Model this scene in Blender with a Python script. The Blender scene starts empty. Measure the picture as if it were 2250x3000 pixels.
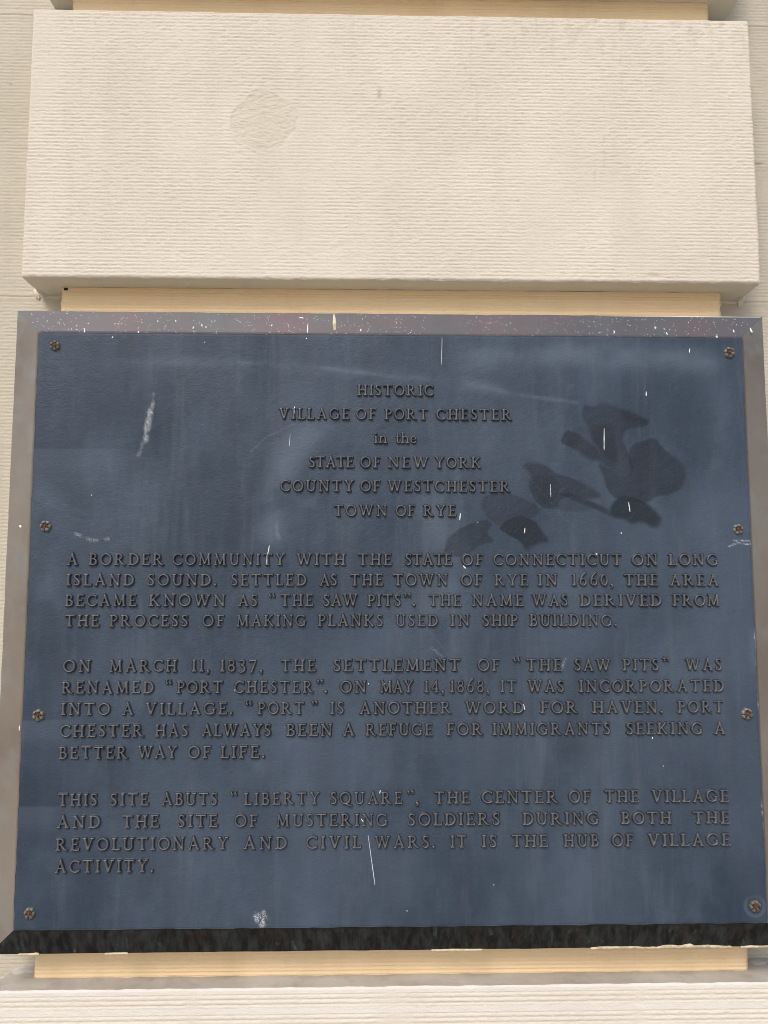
import bpy, math, random
import numpy as np
from mathutils import Matrix, Vector
random.seed(7); RNG = np.random.default_rng(11)
sc = bpy.context.scene
COL = sc.collection
rad = math.radians

# ---------------------------------------------------------------- camera
cam_data = bpy.data.cameras.new('camera')
cam = bpy.data.objects.new('camera', cam_data); COL.objects.link(cam)
cam_data.sensor_fit = 'VERTICAL'; cam_data.sensor_height = 24.0
cam_data.lens = 2270.0 / 3000.0 * 24.0
cam_data.clip_start = 0.02; cam_data.clip_end = 500
cam.matrix_world = Matrix.Translation((-.0385, -1.0715, .0493)) @ (
    Matrix.Rotation(-.0227, 4, 'Z') @ Matrix.Rotation(.0933, 4, 'X') @ Matrix.Rotation(rad(90), 4, 'X'))
sc.camera = cam

# ---------------------------------------------------------------- sky, sun, exposure
SUN_EL, SUN_AZ = rad(44), math.atan2(-.42, -1.0)       # in front of the wall, a little to the left
world = bpy.data.worlds.new('World'); sc.world = world; world.use_nodes = True
wn = world.node_tree; bg = wn.nodes['Background']
sky = wn.nodes.new('ShaderNodeTexSky'); sky.sky_type = 'NISHITA'; sky.sun_disc = False
sky.sun_elevation = SUN_EL; sky.sun_rotation = SUN_AZ; sky.air_density = 1.0; sky.dust_density = 3.0; sky.ozone_density = 1.0
wn.links.new(sky.outputs[0], bg.inputs[0]); bg.inputs[1].default_value = 0.105
sun_data = bpy.data.lights.new('sun', 'SUN'); sun_data.energy = 1.5; sun_data.angle = rad(24); sun_data.color = (1, .93, .84)
sun = bpy.data.objects.new('sun', sun_data); COL.objects.link(sun)
sd = Vector((math.sin(SUN_AZ) * math.cos(SUN_EL), math.cos(SUN_AZ) * math.cos(SUN_EL), math.sin(SUN_EL)))
sun.rotation_euler = sd.to_track_quat('Z', 'Y').to_euler(); sun.location = sd * 8
sc.view_settings.view_transform = 'Standard'; sc.view_settings.look = 'None'
sc.view_settings.exposure = 0.54; sc.view_settings.gamma = 1
sc.render.engine = 'CYCLES'; sc.cycles.max_bounces = 6; sc.cycles.filter_width = 1.0

# ---------------------------------------------------------------- helpers
def tag(o, label=None, cat=None, group=None, kind=None):
    if label: o['label'] = label
    if cat: o['category'] = cat
    if group: o['group'] = group
    if kind: o['kind'] = kind
    return o
def empty(name, loc=(0, 0, 0), parent=None):
    o = bpy.data.objects.new(name, None); COL.objects.link(o); o.location = loc; o.empty_display_size = .02
    if parent: o.parent = parent
    return o
def mesh_np(name, V, F, mat, smooth=True):
    me = bpy.data.meshes.new(name)
    V = np.asarray(V, np.float32); F = np.asarray(F, np.int32)
    me.vertices.add(len(V)); me.vertices.foreach_set('co', V.ravel())
    n = F.shape[1]
    me.loops.add(F.size); me.loops.foreach_set('vertex_index', F.ravel())
    me.polygons.add(len(F)); me.polygons.foreach_set('loop_start', np.arange(0, F.size, n, dtype=np.int32))
    me.polygons.foreach_set('loop_total', np.full(len(F), n, np.int32))
    me.polygons.foreach_set('use_smooth', np.full(len(F), smooth))
    me.update(calc_edges=True); me.validate()
    if mat: me.materials.append(mat)
    return me
def obj(name, me, parent=None, loc=(0, 0, 0)):
    o = bpy.data.objects.new(name, me); COL.objects.link(o); o.location = loc
    if parent: o.parent = parent
    return o
def pyobj(name, V, F, mat, parent=None, smooth=False):
    me = bpy.data.meshes.new(name); me.from_pydata(V, [], F); me.validate()
    for p in me.polygons: p.use_smooth = smooth
    me.materials.append(mat)
    return obj(name, me, parent)
def vnoise(X, Y, seed=0):
    """smooth value noise in 0..1 on arrays"""
    r = np.random.default_rng(seed).random((256, 256))
    xi = np.floor(X).astype(int); yi = np.floor(Y).astype(int)
    fx = X - xi; fy = Y - yi; fx = fx * fx * (3 - 2 * fx); fy = fy * fy * (3 - 2 * fy)
    a = r[xi % 256, yi % 256]; b = r[(xi + 1) % 256, yi % 256]; c = r[xi % 256, (yi + 1) % 256]; d = r[(xi + 1) % 256, (yi + 1) % 256]
    return (a * (1 - fx) + b * fx) * (1 - fy) + (c * (1 - fx) + d * fx) * fy
def fbm(X, Y, seed=0, o=4):
    s = 0; a = 1; t = 0
    for k in range(o):
        s = s + a * vnoise(X * 2 ** k, Y * 2 ** k, seed + k * 17); t += a; a *= .5
    return s / t
def sstep(a, b, x):
    t = np.clip((x - a) / (b - a), 0, 1); return t * t * (3 - 2 * t)
def sd_poly(X, Y, P):
    """signed distance to a polygon, negative inside"""
    d = np.full(X.shape, 1e9); inside = np.zeros(X.shape, bool); n = len(P)
    for i in range(n):
        ax, ay = P[i]; bx, by = P[(i + 1) % n]
        ex, ey = bx - ax, by - ay; L = ex * ex + ey * ey + 1e-12
        t = np.clip(((X - ax) * ex + (Y - ay) * ey) / L, 0, 1)
        d = np.minimum(d, np.hypot(X - ax - t * ex, Y - ay - t * ey))
        c = ((ay > Y) != (by > Y)) & (X < (bx - ax) * (Y - ay) / (by - ay + 1e-12) + ax)
        inside ^= c
    return np.where(inside, -d, d)
def d_line(X, Y, P):
    d = np.full(X.shape, 1e9)
    for (ax, ay), (bx, by) in zip(P[:-1], P[1:]):
        ex, ey = bx - ax, by - ay; L = ex * ex + ey * ey + 1e-12
        t = np.clip(((X - ax) * ex + (Y - ay) * ey) / L, 0, 1)
        d = np.minimum(d, np.hypot(X - ax - t * ex, Y - ay - t * ey))
    return d
def set_col(me, name, arr):
    a = me.color_attributes.new(name, 'FLOAT_COLOR', 'POINT')
    buf = np.ones((len(me.vertices), 4), np.float32); buf[:, :arr.shape[1]] = arr
    a.data.foreach_set('color', buf.ravel())

# ---------------------------------------------------------------- materials
class Mat:
    def __init__(s, name, rough=.8, metal=0., spec=.5):
        s.m = bpy.data.materials.new(name); s.m.use_nodes = True; s.t = s.m.node_tree
        s.b = s.t.nodes['Principled BSDF']
        s.b.inputs['Roughness'].default_value = rough; s.b.inputs['Metallic'].default_value = metal
        s.b.inputs['Specular IOR Level'].default_value = spec
        s.tc = s.t.nodes.new('ShaderNodeTexCoord')
    def n(s, typ, **kw):
        x = s.t.nodes.new(typ)
        for k, v in kw.items(): setattr(x, k, v)
        return x
    def link(s, a, b): s.t.links.new(a, b)
    def co(s, scale=(1, 1, 1), which='Object'):
        mp = s.n('ShaderNodeMapping'); mp.inputs['Scale'].default_value = scale
        s.link(s.tc.outputs[which], mp.inputs['Vector']); return mp.outputs[0]
    def noise(s, scale=5, detail=4, rough=.5, stretch=(1, 1, 1), dist=0):
        x = s.n('ShaderNodeTexNoise'); x.inputs['Scale'].default_value = scale; x.inputs['Detail'].default_value = detail
        x.inputs['Roughness'].default_value = rough; x.inputs['Distortion'].default_value = dist
        s.link(s.co(stretch), x.inputs['Vector']); return x.outputs['Fac']
    def ramp(s, fac, stops):
        x = s.n('ShaderNodeValToRGB'); e = x.color_ramp.elements
        while len(e) < len(stops): e.new(.5)
        for q, (p, c) in zip(e, stops):
            q.position = p; q.color = (c, c, c, 1) if isinstance(c, (int, float)) else (*c, 1)
        s.link(fac, x.inputs[0]); return x.outputs[0]
    def mix(s, fac, a, b, blend='MIX'):
        x = s.n('ShaderNodeMix', data_type='RGBA', blend_type=blend)
        for i, v in ((0, fac), (6, a), (7, b)):
            if isinstance(v, (int, float)): x.inputs[i].default_value = v
            elif isinstance(v, tuple): x.inputs[i].default_value = (*v, 1)
            else: s.link(v, x.inputs[i])
        return x.outputs[2]
    def math(s, op, a, b=0.):
        x = s.n('ShaderNodeMath', operation=op)
        for i, v in ((0, a), (1, b)):
            if isinstance(v, (int, float)): x.inputs[i].default_value = v
            else: s.link(v, x.inputs[i])
        return x.outputs[0]
    def color(s, c):
        if isinstance(c, tuple): s.b.inputs['Base Color'].default_value = (*c, 1)
        else: s.link(c, s.b.inputs['Base Color'])
    def bump(s, h, dist=.001, strength=1.):
        x = s.n('ShaderNodeBump'); x.inputs['Distance'].default_value = dist; x.inputs['Strength'].default_value = strength
        s.link(h, x.inputs['Height']); s.link(x.outputs[0], s.b.inputs['Normal'])
    def attr(s, name):
        x = s.n('ShaderNodeAttribute', attribute_name=name); q = s.n('ShaderNodeSeparateColor')
        s.link(x.outputs['Color'], q.inputs[0]); return q.outputs

def stucco(name, c1, c2, grime=(.3, .27, .24), grime_amt=.35):
    m = Mat(name, rough=.92, spec=.25)
    c = m.mix(m.ramp(m.noise(7, 5, .6), [(.35, 0), (.68, 1)]), c1, c2)
    # dusty vertical wash marks and pinhole dirt in the comb marks
    w = m.ramp(m.noise(3, 5, .6, (9, 9, .9)), [(.52, 0), (.75, 1)])
    c = m.mix(m.math('MULTIPLY', w, .22 * grime_amt / .35), c, grime)
    d = m.ramp(m.noise(420, 3, .7, (.55, 1, 1.3)), [(.60, 0), (.78, 1)])
    big = m.ramp(m.noise(6, 4, .6), [(.45, 0), (.7, 1)])
    c = m.mix(m.math('MULTIPLY', m.math('MULTIPLY', d, m.math('ADD', big, .25)), grime_amt), c, grime)
    m.color(c)
    g = m.math('ADD', m.noise(700, 3, .7, (.5, 1, 1)), m.math('MULTIPLY', m.noise(150, 4, .6, (.5, 1, 1)), 1.6))
    m.bump(g, .0008, .8)
    return m

M_BLOCK = stucco('cream_combed_stucco', (.58, .532, .455), (.625, .58, .50), grime_amt=.16)
# the patched spot and chipped spots are a greyer, smoother filler
at = M_BLOCK.attr('marks')
old = M_BLOCK.b.inputs['Base Color'].links[0].from_socket
c = M_BLOCK.mix(M_BLOCK.math('MULTIPLY', at[0], .75), old, (.50, .47, .375))
c = M_BLOCK.mix(at[1], c, (.30, .24, .18))
c = M_BLOCK.mix(at[2], c, (.74, .73, .72))
M_BLOCK.color(c)
M_WALL = stucco('wall_stucco', (.455, .42, .345), (.51, .472, .40), grime_amt=.4)
at = M_WALL.attr('marks'); old = M_WALL.b.inputs['Base Color'].links[0].from_socket
M_WALL.color(M_WALL.mix(at[1], old, (.27, .2, .15)))
M_CORE = stucco('tan_painted_channel', (.84, .64, .40), (.87, .68, .44), (.36, .26, .16), .18)
M_MORTAR = stucco('mortar_filler', (.50, .43, .33), (.58, .50, .39), (.3, .25, .19), .3)
M_SOFT = stucco('underside_coat', (.58, .545, .455), (.62, .585, .49), (.3, .27, .22), .12)
M_LEDGE = stucco('weathered_ledge', (.39, .365, .335), (.55, .53, .50), (.2, .17, .15), .6)

def speckle(m, scale, size, keep):
    """small round paint spots: voronoi cells, only some of them filled, of uneven size"""
    v = m.n('ShaderNodeTexVoronoi', feature='F1'); v.inputs['Scale'].default_value = scale
    m.link(m.co((1, 0.001, .8)), v.inputs['Vector'])
    q = m.n('ShaderNodeSeparateColor'); m.link(v.outputs['Color'], q.inputs[0])
    on = m.math('GREATER_THAN', q.outputs[0], 1 - keep)
    sz = m.math('MULTIPLY', m.math('POWER', q.outputs[1], 2.5), size)
    return m.math('MULTIPLY', m.math('LESS_THAN', v.outputs['Distance'], sz), on)

def panel_material():
    m = Mat('blue_grey_cast_bronze', rough=.55, metal=0., spec=.2)
    at = m.attr('marks')
    c = m.mix(m.ramp(m.noise(3.2, 5, .6, (1, 1, .8)), [(.36, 0), (.64, 1)]), (.019, .033, .055), (.052, .073, .108))
    st = m.ramp(m.noise(4, 6, .62, (9, 1, 1.1)), [(.45, 0), (.8, 1)])
    c = m.mix(m.math('MULTIPLY', st, .26), c, (.070, .092, .125))
    st2 = m.ramp(m.noise(5, 5, .6, (9, 1, .8)), [(.5, 0), (.8, 1)])
    c = m.mix(m.math('MULTIPLY', st2, .2), c, (.044, .042, .048))
    cl = m.ramp(m.noise(15, 5, .65, (1, 1, .5), .3), [(.48, 0), (.72, 1)])
    c = m.mix(m.math('MULTIPLY', cl, .30), c, (.090, .122, .175))
    dr = m.ramp(m.noise(26, 5, .7, (1.3, 1, .12)), [(.54, 0), (.76, 1)])                  # thin old runs below the lines
    c = m.mix(m.math('MULTIPLY', dr, .34), c, (.105, .135, .165))
    dk = m.ramp(m.noise(20, 4, .6, (1.2, 1, .2)), [(.60, 0), (.8, 1)])
    c = m.mix(m.math('MULTIPLY', dk, .35), c, (.020, .024, .034))
    c = m.mix(m.math('MULTIPLY', at[2], .6), c, (.115, .15, .20))                       # rubbed, paler areas
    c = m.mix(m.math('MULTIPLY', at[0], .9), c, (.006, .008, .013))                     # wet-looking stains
    gr = m.ramp(m.noise(900, 2, .6), [(.47, 0), (.56, 1)])
    ch = m.math('MULTIPLY', at[1], m.math('ADD', m.math('MULTIPLY', gr, .95), .05))
    c = m.mix(ch, c, (.52, .56, .58))                                                    # chalky scuffs
    fine = m.ramp(m.noise(600, 3, .7), [(.3, 0), (.7, 1)])
    c = m.mix(m.math('MULTIPLY', fine, .13), c, (.085, .10, .125))
    c = m.mix(m.math('MULTIPLY', speckle(m, 60, .045, .08), .6), c, (.62, .68, .72))
    m.color(c)
    m.link(m.ramp(m.math('ADD', m.noise(9, 4, .6), m.math('MULTIPLY', at[0], -.12)), [(.3, .42), (.7, .6)]), m.b.inputs['Roughness'])
    h = m.math('ADD', m.noise(420, 3, .65, (.7, 1, 1.2)), m.math('MULTIPLY', m.noise(110, 4, .6), 1.8))
    m.bump(h, .0009, .6)
    return m
M_PANEL = panel_material()

def letter_material():
    m = Mat('worn_bronze_letters', rough=.42, metal=.3, spec=.5)
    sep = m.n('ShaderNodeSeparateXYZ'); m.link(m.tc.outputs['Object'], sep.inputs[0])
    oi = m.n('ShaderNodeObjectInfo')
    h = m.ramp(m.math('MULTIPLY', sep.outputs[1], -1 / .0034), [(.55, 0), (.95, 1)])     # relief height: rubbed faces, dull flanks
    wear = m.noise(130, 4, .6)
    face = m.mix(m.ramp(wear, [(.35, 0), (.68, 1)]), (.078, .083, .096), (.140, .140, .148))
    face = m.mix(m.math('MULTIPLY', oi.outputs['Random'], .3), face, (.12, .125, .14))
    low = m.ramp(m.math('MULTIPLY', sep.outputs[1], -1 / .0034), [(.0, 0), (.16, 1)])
    flank = m.mix(low, (.004, .005, .008), (.040, .048, .060))  # near-black foot: contact shadow painted as an outline round each letter
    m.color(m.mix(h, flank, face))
    m.bump(m.noise(800, 3, .6), .0003, .4)
    return m
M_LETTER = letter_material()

def frame_material(name, ca, cb, cc, speck, rough=.38, metal=.55):
    m = Mat(name, rough=rough, metal=metal)
    c = m.mix(m.ramp(m.noise(4, 5, .6), [(.35, 0), (.65, 1)]), ca, cb)
    c = m.mix(m.ramp(m.noise(14, 5, .65, (1, 1, 1)), [(.5, 0), (.8, .8)]), c, cc)
    if speck:
        c = m.mix(m.ramp(m.noise(5, 4, .6, (1, 1, 1), .3), [(.50, 0), (.66, .75)]), c, (.135, .088, .098))
        c = m.mix(m.ramp(m.noise(7, 4, .6, (1, 1, .7), .2), [(.56, 0), (.72, .7)]), c, (.085, .115, .118))
        for s_, z_, k_ in ((240, .18, .5), (120, .11, .25), (430, .25, .6)):
            dens = m.ramp(m.noise(9, 3, .6), [(.38, .0), (.6, 1)])
            hit = m.math('MULTIPLY', speckle(m, s_, z_, k_), m.math('GREATER_THAN', dens, .35))
            c = m.mix(m.math('MULTIPLY', hit, .65), c, (.66, .68, .70))
    m.color(c); m.bump(m.math('ADD', m.noise(300, 3, .6), m.noise(40, 3, .5)), .0003, .5)
    return m
M_FR_TOP = frame_material('speckled_top_bevel', (.080, .080, .092), (.112, .102, .112), (.09, .11, .115), True, .55, .25)
M_FR_SIDE = frame_material('dull_side_bevel', (.205, .172, .145), (.285, .25, .215), (.28, .30, .285), False, .42, .5)
def bottom_material():
    m = Mat('shaded_green_patina', rough=.6, metal=0., spec=.2)  # near-black holds the shade of a downward face, under green patina
    c = m.mix(m.ramp(m.noise(46, 6, .7, (2.2, 1, .55)), [(.40, 0), (.74, 1)]), (.002, .002, .002), (.036, .042, .043))
    c = m.mix(m.ramp(m.noise(22, 4, .6, (2, 1, .6)), [(.55, 0), (.75, .8)]), c, (.026, .015, .012))
    c = m.mix(m.ramp(m.noise(48, 6, .75, (2, 1, .5), .4), [(.60, 0), (.72, .8)]), c, (.07, .13, .125))
    m.color(c); m.bump(m.noise(120, 4, .7), .0005, .5); return m
M_FR_BOT = bottom_material()
M_PAINT = Mat('white_paint_or_glint', rough=.5).m
M_PAINT.node_tree.nodes['Principled BSDF'].inputs['Base Color'].default_value = (.72, .77, .80, 1)
pm = Mat('cream_paint_smear', rough=.8); pm.color(pm.mix(pm.ramp(pm.noise(90, 4, .6), [(.42, 0), (.6, 1)]), (.60, .52, .37), (.38, .32, .22))); M_SMEAR = pm.m
def rosette_material(name, a, b, c_):
    m = Mat(name, rough=.6, metal=.45)
    c = m.mix(m.ramp(m.noise(190, 4, .6), [(.38, 0), (.62, 1)]), a, b)
    sep = m.n('ShaderNodeSeparateXYZ'); m.link(m.tc.outputs['Object'], sep.inputs[0])
    oi = m.n('ShaderNodeObjectInfo')
    r = m.math('SQRT', m.math('ADD', m.math('MULTIPLY', sep.outputs[0], sep.outputs[0]), m.math('MULTIPLY', sep.outputs[2], sep.outputs[2])))
    edge = m.ramp(m.math('ADD', m.math('MULTIPLY', r, 130), m.math('MULTIPLY', m.noise(260, 3, .6), .55)), [(.86, 0), (1.15, 1)])
    c = m.mix(m.math('MULTIPLY', edge, m.math('ADD', m.math('MULTIPLY', oi.outputs['Random'], .5), .5)), c, c_)
    m.color(c); m.bump(m.noise(700, 3, .6), .0004, .6); return m.m
M_ROS = rosette_material('rusted_rosette', (.055, .026, .015), (.15, .095, .058), (.19, .21, .19))
M_SCREW = rosette_material('rust_brown_screw', (.085, .045, .03), (.14, .085, .06), (.2, .1, .07))
gm = Mat('pavement_concrete', rough=.9); gm.color(gm.mix(gm.noise(3, 6, .6), (.42, .385, .33), (.48, .45, .40))); M_GROUND = gm.m
M_DARK = Mat('gap_shade', rough=.9).m; M_DARK.node_tree.nodes['Principled BSDF'].inputs['Base Color'].default_value = (.012, .01, .008, 1)
for k_ in ('M_BLOCK', 'M_WALL', 'M_CORE', 'M_MORTAR', 'M_SOFT', 'M_LEDGE', 'M_PANEL', 'M_LETTER', 'M_FR_TOP', 'M_FR_SIDE', 'M_FR_BOT'):
    globals()[k_] = globals()[k_].m
TEXT = [
  (313.7, [('HISTORIC',-51.6,55.3)]),
  (279.6, [('VILLAGE',-160.9,-62.6),('OF',-53.3,-25.5),('PORT',-13.3,47.3),('CHESTER',59.5,166.0)]),
  (245.8, [('in',-28.1,-9.4),('the',1.7,31.5)]),
  (211.3, [('STATE',-118.7,-56.4),('OF',-46.9,-19.0),('NEW',-8.7,48.2),('YORK',56.7,121.3)]),
  (177.8, [('COUNTY',-157.6,-55.8),('OF',-46.8,-19.8),('WESTCHESTER',-9.2,161.9)]),
  (143.5, [('TOWN',-83.5,-10.0),('OF',2.1,28.6),('RYE',40.6,85.7)]),
  (75.7, [('A',-447.5,-432.2),('BORDER',-417.5,-315.8),('COMMUNITY',-303.7,-150.1),('WITH',-134.5,-67.3),('THE',-49.5,-3.9),('STATE',15.1,79.9),('OF',93.6,122.7),('CONNECTICUT',137.5,315.4),('ON',330.3,366.3),('LONG',381.6,450.9)]),
  (47.6, [('ISLAND',-447.0,-355.5),('SOUND.',-337.1,-243.5),('SETTLED',-223.3,-120.7),('AS',-103.0,-78.5),('THE',-60.7,-15.5),('TOWN',-1.1,74.0),('OF',91.9,121.5),('RYE',138.6,184.4),('IN',198.7,225.8),('1660,',245.8,303.4),('THE',318.8,365.4),('AREA',382.0,450.9)]),
  (19.7, [('BECAME',-447.6,-351.1),('KNOWN',-334.4,-230.6),('AS',-213.5,-187.0),('+“',-172.4,-162.6),('THE',-155.6,-111.2),('SAW',-97.2,-50.2),('PITS',-36.9,9.3),('-”',13.0,23.7),('-.',24.9,30.0),('THE',47.5,91.7),('NAME',107.0,178.0),('WAS',190.2,239.5),('DERIVED',256.3,369.3),('FROM',385.4,450.6)]),
  (-7.7, [('THE',-447.1,-400.9),('PROCESS',-386.8,-280.8),('OF',-261.3,-232.0),('MAKING',-215.3,-120.8),('PLANKS',-104.2,-15.5),('USED',1.7,59.5),('IN',77.0,103.8),('SHIP',121.7,169.8),('BUILDING.',186.0,306.4)]),
  (-68.2, [('ON',-447.0,-409.6),('MARCH',-384.8,-294.6),('11,',-274.6,-250.8),('1837,',-236.4,-178.9),('THE',-154.5,-107.1),('SETTLEMENT',-82.8,89.4),('OF',113.9,144.1),('+“',162.4,173.7),('THE',180.7,228.8),('SAW',246.6,296.2),('PITS',313.2,362.4),('-”',368.0,379.4),('WAS',399.9,450.4)]),
  (-96.8, [('RENAMED',-447.9,-325.0),('+“',-309.6,-300.2),('PORT',-293.9,-232.5),('CHESTER',-216.5,-109.7),('-”',-106.3,-95.7),('-.',-95.2,-90.2),('ON',-73.5,-37.8),('MAY',-19.6,25.9),('14,',40.7,67.3),('1868,',75.7,129.0),('IT',144.5,166.2),('WAS',181.6,231.5),('INCORPORATED',252.4,451.5)]),
  (-125.1, [('INTO',-447.6,-382.4),('A',-366.5,-350.9),('VILLAGE.',-335.2,-218.7),('+“',-201.6,-191.7),('PORT',-184.8,-122.4),('-”',-113.0,-103.3),('IS',-86.7,-68.3),('ANOTHER',-47.5,77.7),('WORD',95.6,175.8),('FOR',198.9,249.5),('HAVEN.',270.1,366.1),('PORT',387.1,450.3)]),
  (-153.8, [('CHESTER',-447.8,-336.3),('HAS',-321.2,-277.3),('ALWAYS',-259.5,-166.4),('BEEN',-145.9,-83.7),('A',-69.8,-53.8),('REFUGE',-39.1,51.6),('FOR',70.5,119.9),('IMMIGRANTS',133.1,293.8),('SEEKING',315.5,420.0),('A',435.8,452.0)]),
  (-182.3, [('BETTER',-448.1,-356.8),('WAY',-343.7,-291.2),('OF',-276.7,-246.5),('LIFE.',-233.6,-174.5)]),
  (-243.4, [('THIS',-447.0,-395.3),('SITE',-378.0,-327.7),('ABUTS',-310.6,-236.5),('+“',-219.8,-209.2),('LIBERTY',-201.0,-100.2),('SQUARE',-85.9,10.2),('-”',16.0,26.8),('-,',28.1,34.5),('THE',53.3,100.9),('CENTER',117.5,220.3),('OF',235.0,264.3),('THE',283.8,329.7),('VILLAGE',347.3,451.7)]),
  (-271.7, [('AND',-447.8,-390.6),('THE',-361.9,-313.1),('SITE',-288.1,-235.6),('OF',-213.3,-182.5),('MUSTERING',-157.9,-9.4),('SOLDIERS',17.8,141.5),('DURING',171.7,274.5),('BOTH',305.4,373.5),('THE',403.1,451.9)]),
  (-300.5, [('REVOLUTIONARY',-447.6,-220.9),('AND',-201.1,-143.4),('CIVIL',-117.5,-45.0),('WARS.',-27.2,53.5),('IT',74.7,96.1),('IS',116.8,136.7),('THE',156.8,205.2),('HUB',226.8,274.0),('OF',292.0,320.4),('VILLAGE',340.7,452.1)]),
  (-328.6, [('ACTIVITY.',-447.8,-319.1)]),
]
ROSETTES = [(-475.9, 382.9), (479.6, 379.7), (-478.5, 129.2), (481.5, 126.4), (-478.1, -125.2), (482.7, -126.8), (-479.0, -379.5), (482.9, -379.4)]
STAINS = [(0.5, [(269, 302), (279, 297), (298, 307), (310, 302), (338, 288), (361, 282), (357, 274), (329, 270), (323, 255), (328, 238), (336, 220), (333, 199), (319, 198), (303, 212), (287, 223), (292, 238), (280, 252), (275, 269), (266, 283)]), (0.35, [(315, 302), (361, 282), (357, 274), (326, 283)]), (0.35, [(279, 269), (314, 278), (309, 252), (317, 236), (312, 222), (296, 229), (280, 252)]), (0.6, [(236, 254), (243, 265), (255, 263), (278, 247), (289, 236), (291, 222), (277, 223), (255, 239), (238, 248)]), (0.22, [(248, 266), (267, 273), (292, 259), (294, 231), (273, 243)]), (0.55, [(331, 236), (344, 250), (370, 256), (378, 241), (404, 222), (411, 206), (406, 185), (390, 175), (367, 175), (355, 164), (336, 166), (313, 168), (302, 180), (295, 198), (287, 219), (300, 212), (319, 196), (335, 199)]), (0.75, [(311, 168), (330, 173), (353, 163), (374, 145), (372, 131), (363, 128), (347, 136), (332, 132), (322, 139), (310, 140), (299, 150)]), (0.5, [(182, 214), (187, 220), (208, 217), (230, 203), (263, 191), (288, 177), (289, 170), (267, 168), (244, 173), (230, 168), (229, 156), (211, 155), (197, 166), (191, 179), (189, 191), (196, 198)]), (0.35, [(193, 191), (212, 203), (228, 198), (232, 180), (220, 159), (202, 166)]), (0.25, [(230, 168), (267, 166), (287, 157), (266, 151), (236, 153), (227, 156)]), (0.5, [(230, 177), (267, 168), (290, 157), (310, 145), (308, 140), (276, 158), (244, 169)]), (0.35, [(120, 165), (142, 179), (174, 170), (204, 156), (195, 143), (174, 145), (148, 131), (128, 145)]), (0.7, [(148, 131), (174, 145), (194, 138), (206, 124), (217, 109), (205, 106), (194, 103), (183, 94), (176, 110), (155, 122)]), (0.5, [(69, 99), (77, 115), (100, 129), (123, 140), (137, 135), (125, 119), (143, 109), (120, 106), (100, 87), (70, 90)])]
DRIPS = [(68.4, 399.6, 67.5, 359.3, 0.94), (423.3, 385.3, 422.4, 379.2, 1.88), (358.5, 322.2, 358.3, 315.5, 1.88), (296.9, 269.2, 296.0, 238.1, 1.645), (-145.3, 258.5, -146.4, 241.5, 0.94), (92.5, 148.5, 91.1, 138.2, 1.88), (-35.5, -283.6, -26.1, -348.5, 1.1749999999999998), (182.2, 128.0, 181.4, 120.3, 1.88), (219.0, 189.2, 219.3, 170.9, 0.94), (328.0, 164.0, 329.6, 150.4, 1.88), (-139.3, 297.4, -141.1, 282.9, 3.29), (-172.2, 103.1, -174.0, 91.6, 1.88), (-174.6, 92.9, -175.0, 75.7, 3.76), (352.2, -157.6, 351.5, -160.1, 1.88), (-18.8, -226.0, -20.0, -230.2, 1.88), (175.6, -112.4, 177.3, -120.5, 1.88), (315.0, -62.3, 316.1, -68.0, 1.41), (-215.9, -85.3, -215.7, -94.5, 1.88), (-44.8, -262.6, -41.1, -267.4, 1.88), (280.5, 92.7, 282.4, 90.1, 2.3499999999999996), (95.1, 75.2, 98.9, 71.4, 2.3499999999999996), (-13.2, -84.6, -13.8, -87.7, 1.88), (-502.9, -138.8, -502.6, -145.5, 2.3499999999999996), (-514.6, 130.0, -512.0, 127.4, 4.2299999999999995), (317.0, 121.8, 317.0, 119.2, 1.88), (-35.9, -83.9, -34.6, -85.8, 1.41)]
FRAMESPOTS = [(-123.1, 420.9, -123.0, 405.9, 2.3499999999999996), (-123.6, 400.4, -124.2, 395.0, 2.3499999999999996), (-136.4, 432.3, -129.8, 431.0, 2.82), (517.4, 420.4, 518.3, 412.1, 3.29), (-438.4, 410.2, -436.9, 403.5, 2.3499999999999996), (-393.8, 403.1, -396.8, 395.0, 3.29), (-361.8, 406.8, -361.7, 403.4, 2.3499999999999996), (-284.6, 415.5, -285.9, 411.4, 2.3499999999999996), (-274.2, 419.7, -273.5, 415.6, 2.3499999999999996), (-312.5, 426.2, -311.1, 422.8, 1.88), (-337.4, 425.3, -336.7, 422.6, 1.88), (-174.0, 420.5, -174.6, 416.4, 1.88), (-46.8, 413.3, -47.5, 409.2, 2.3499999999999996), (317.6, 414.0, 317.4, 409.2, 2.3499999999999996), (378.5, 421.4, 378.4, 417.2, 2.3499999999999996), (393.0, 411.2, 393.6, 407.1, 2.3499999999999996), (465.9, 406.2, 464.4, 402.1, 2.3499999999999996), (492.1, 416.8, 491.9, 411.9, 2.3499999999999996)]

# ---------------------------------------------------------------- ground and wall
GZ = -1.55
G = 60.0
g = pyobj('pavement', [(-G, -G, GZ), (G, -G, GZ), (G, G, GZ), (-G, G, GZ)], [(0, 1, 2, 3)], M_GROUND)
tag(g, kind='structure')

def grid_faces(nx, nz):
    i = np.arange(nx - 1)[:, None] * nz + np.arange(nz - 1)[None, :]
    return np.stack([i, i + nz, i + nz + 1, i + 1], -1).reshape(-1, 4)

PITCH = .00545
def ridges(X, Z, amp, seed, pitch=PITCH, breakup=1.0):
    """combed ridges: uneven phase, broken crests"""
    ph = Z / pitch + (fbm(X * 2, Z * 7, seed, 2) - .5) * .4 + (fbm(X * 120, Z * 150, seed + 5, 2) - .5) * .15 * breakup
    prof = (.5 + .5 * np.cos(2 * np.pi * ph)) ** .55
    loc = .55 + .6 * fbm(X * 14, Z * 22, seed + 9, 3)
    torn = 1 - .6 * breakup * sstep(.55, .8, fbm(X * 140, Z * 110, seed + 3, 2))
    return amp * prof * loc * torn + amp * 1.3 * breakup * (fbm(X * 300, Z * 420, seed + 7, 2) - .5)

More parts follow.
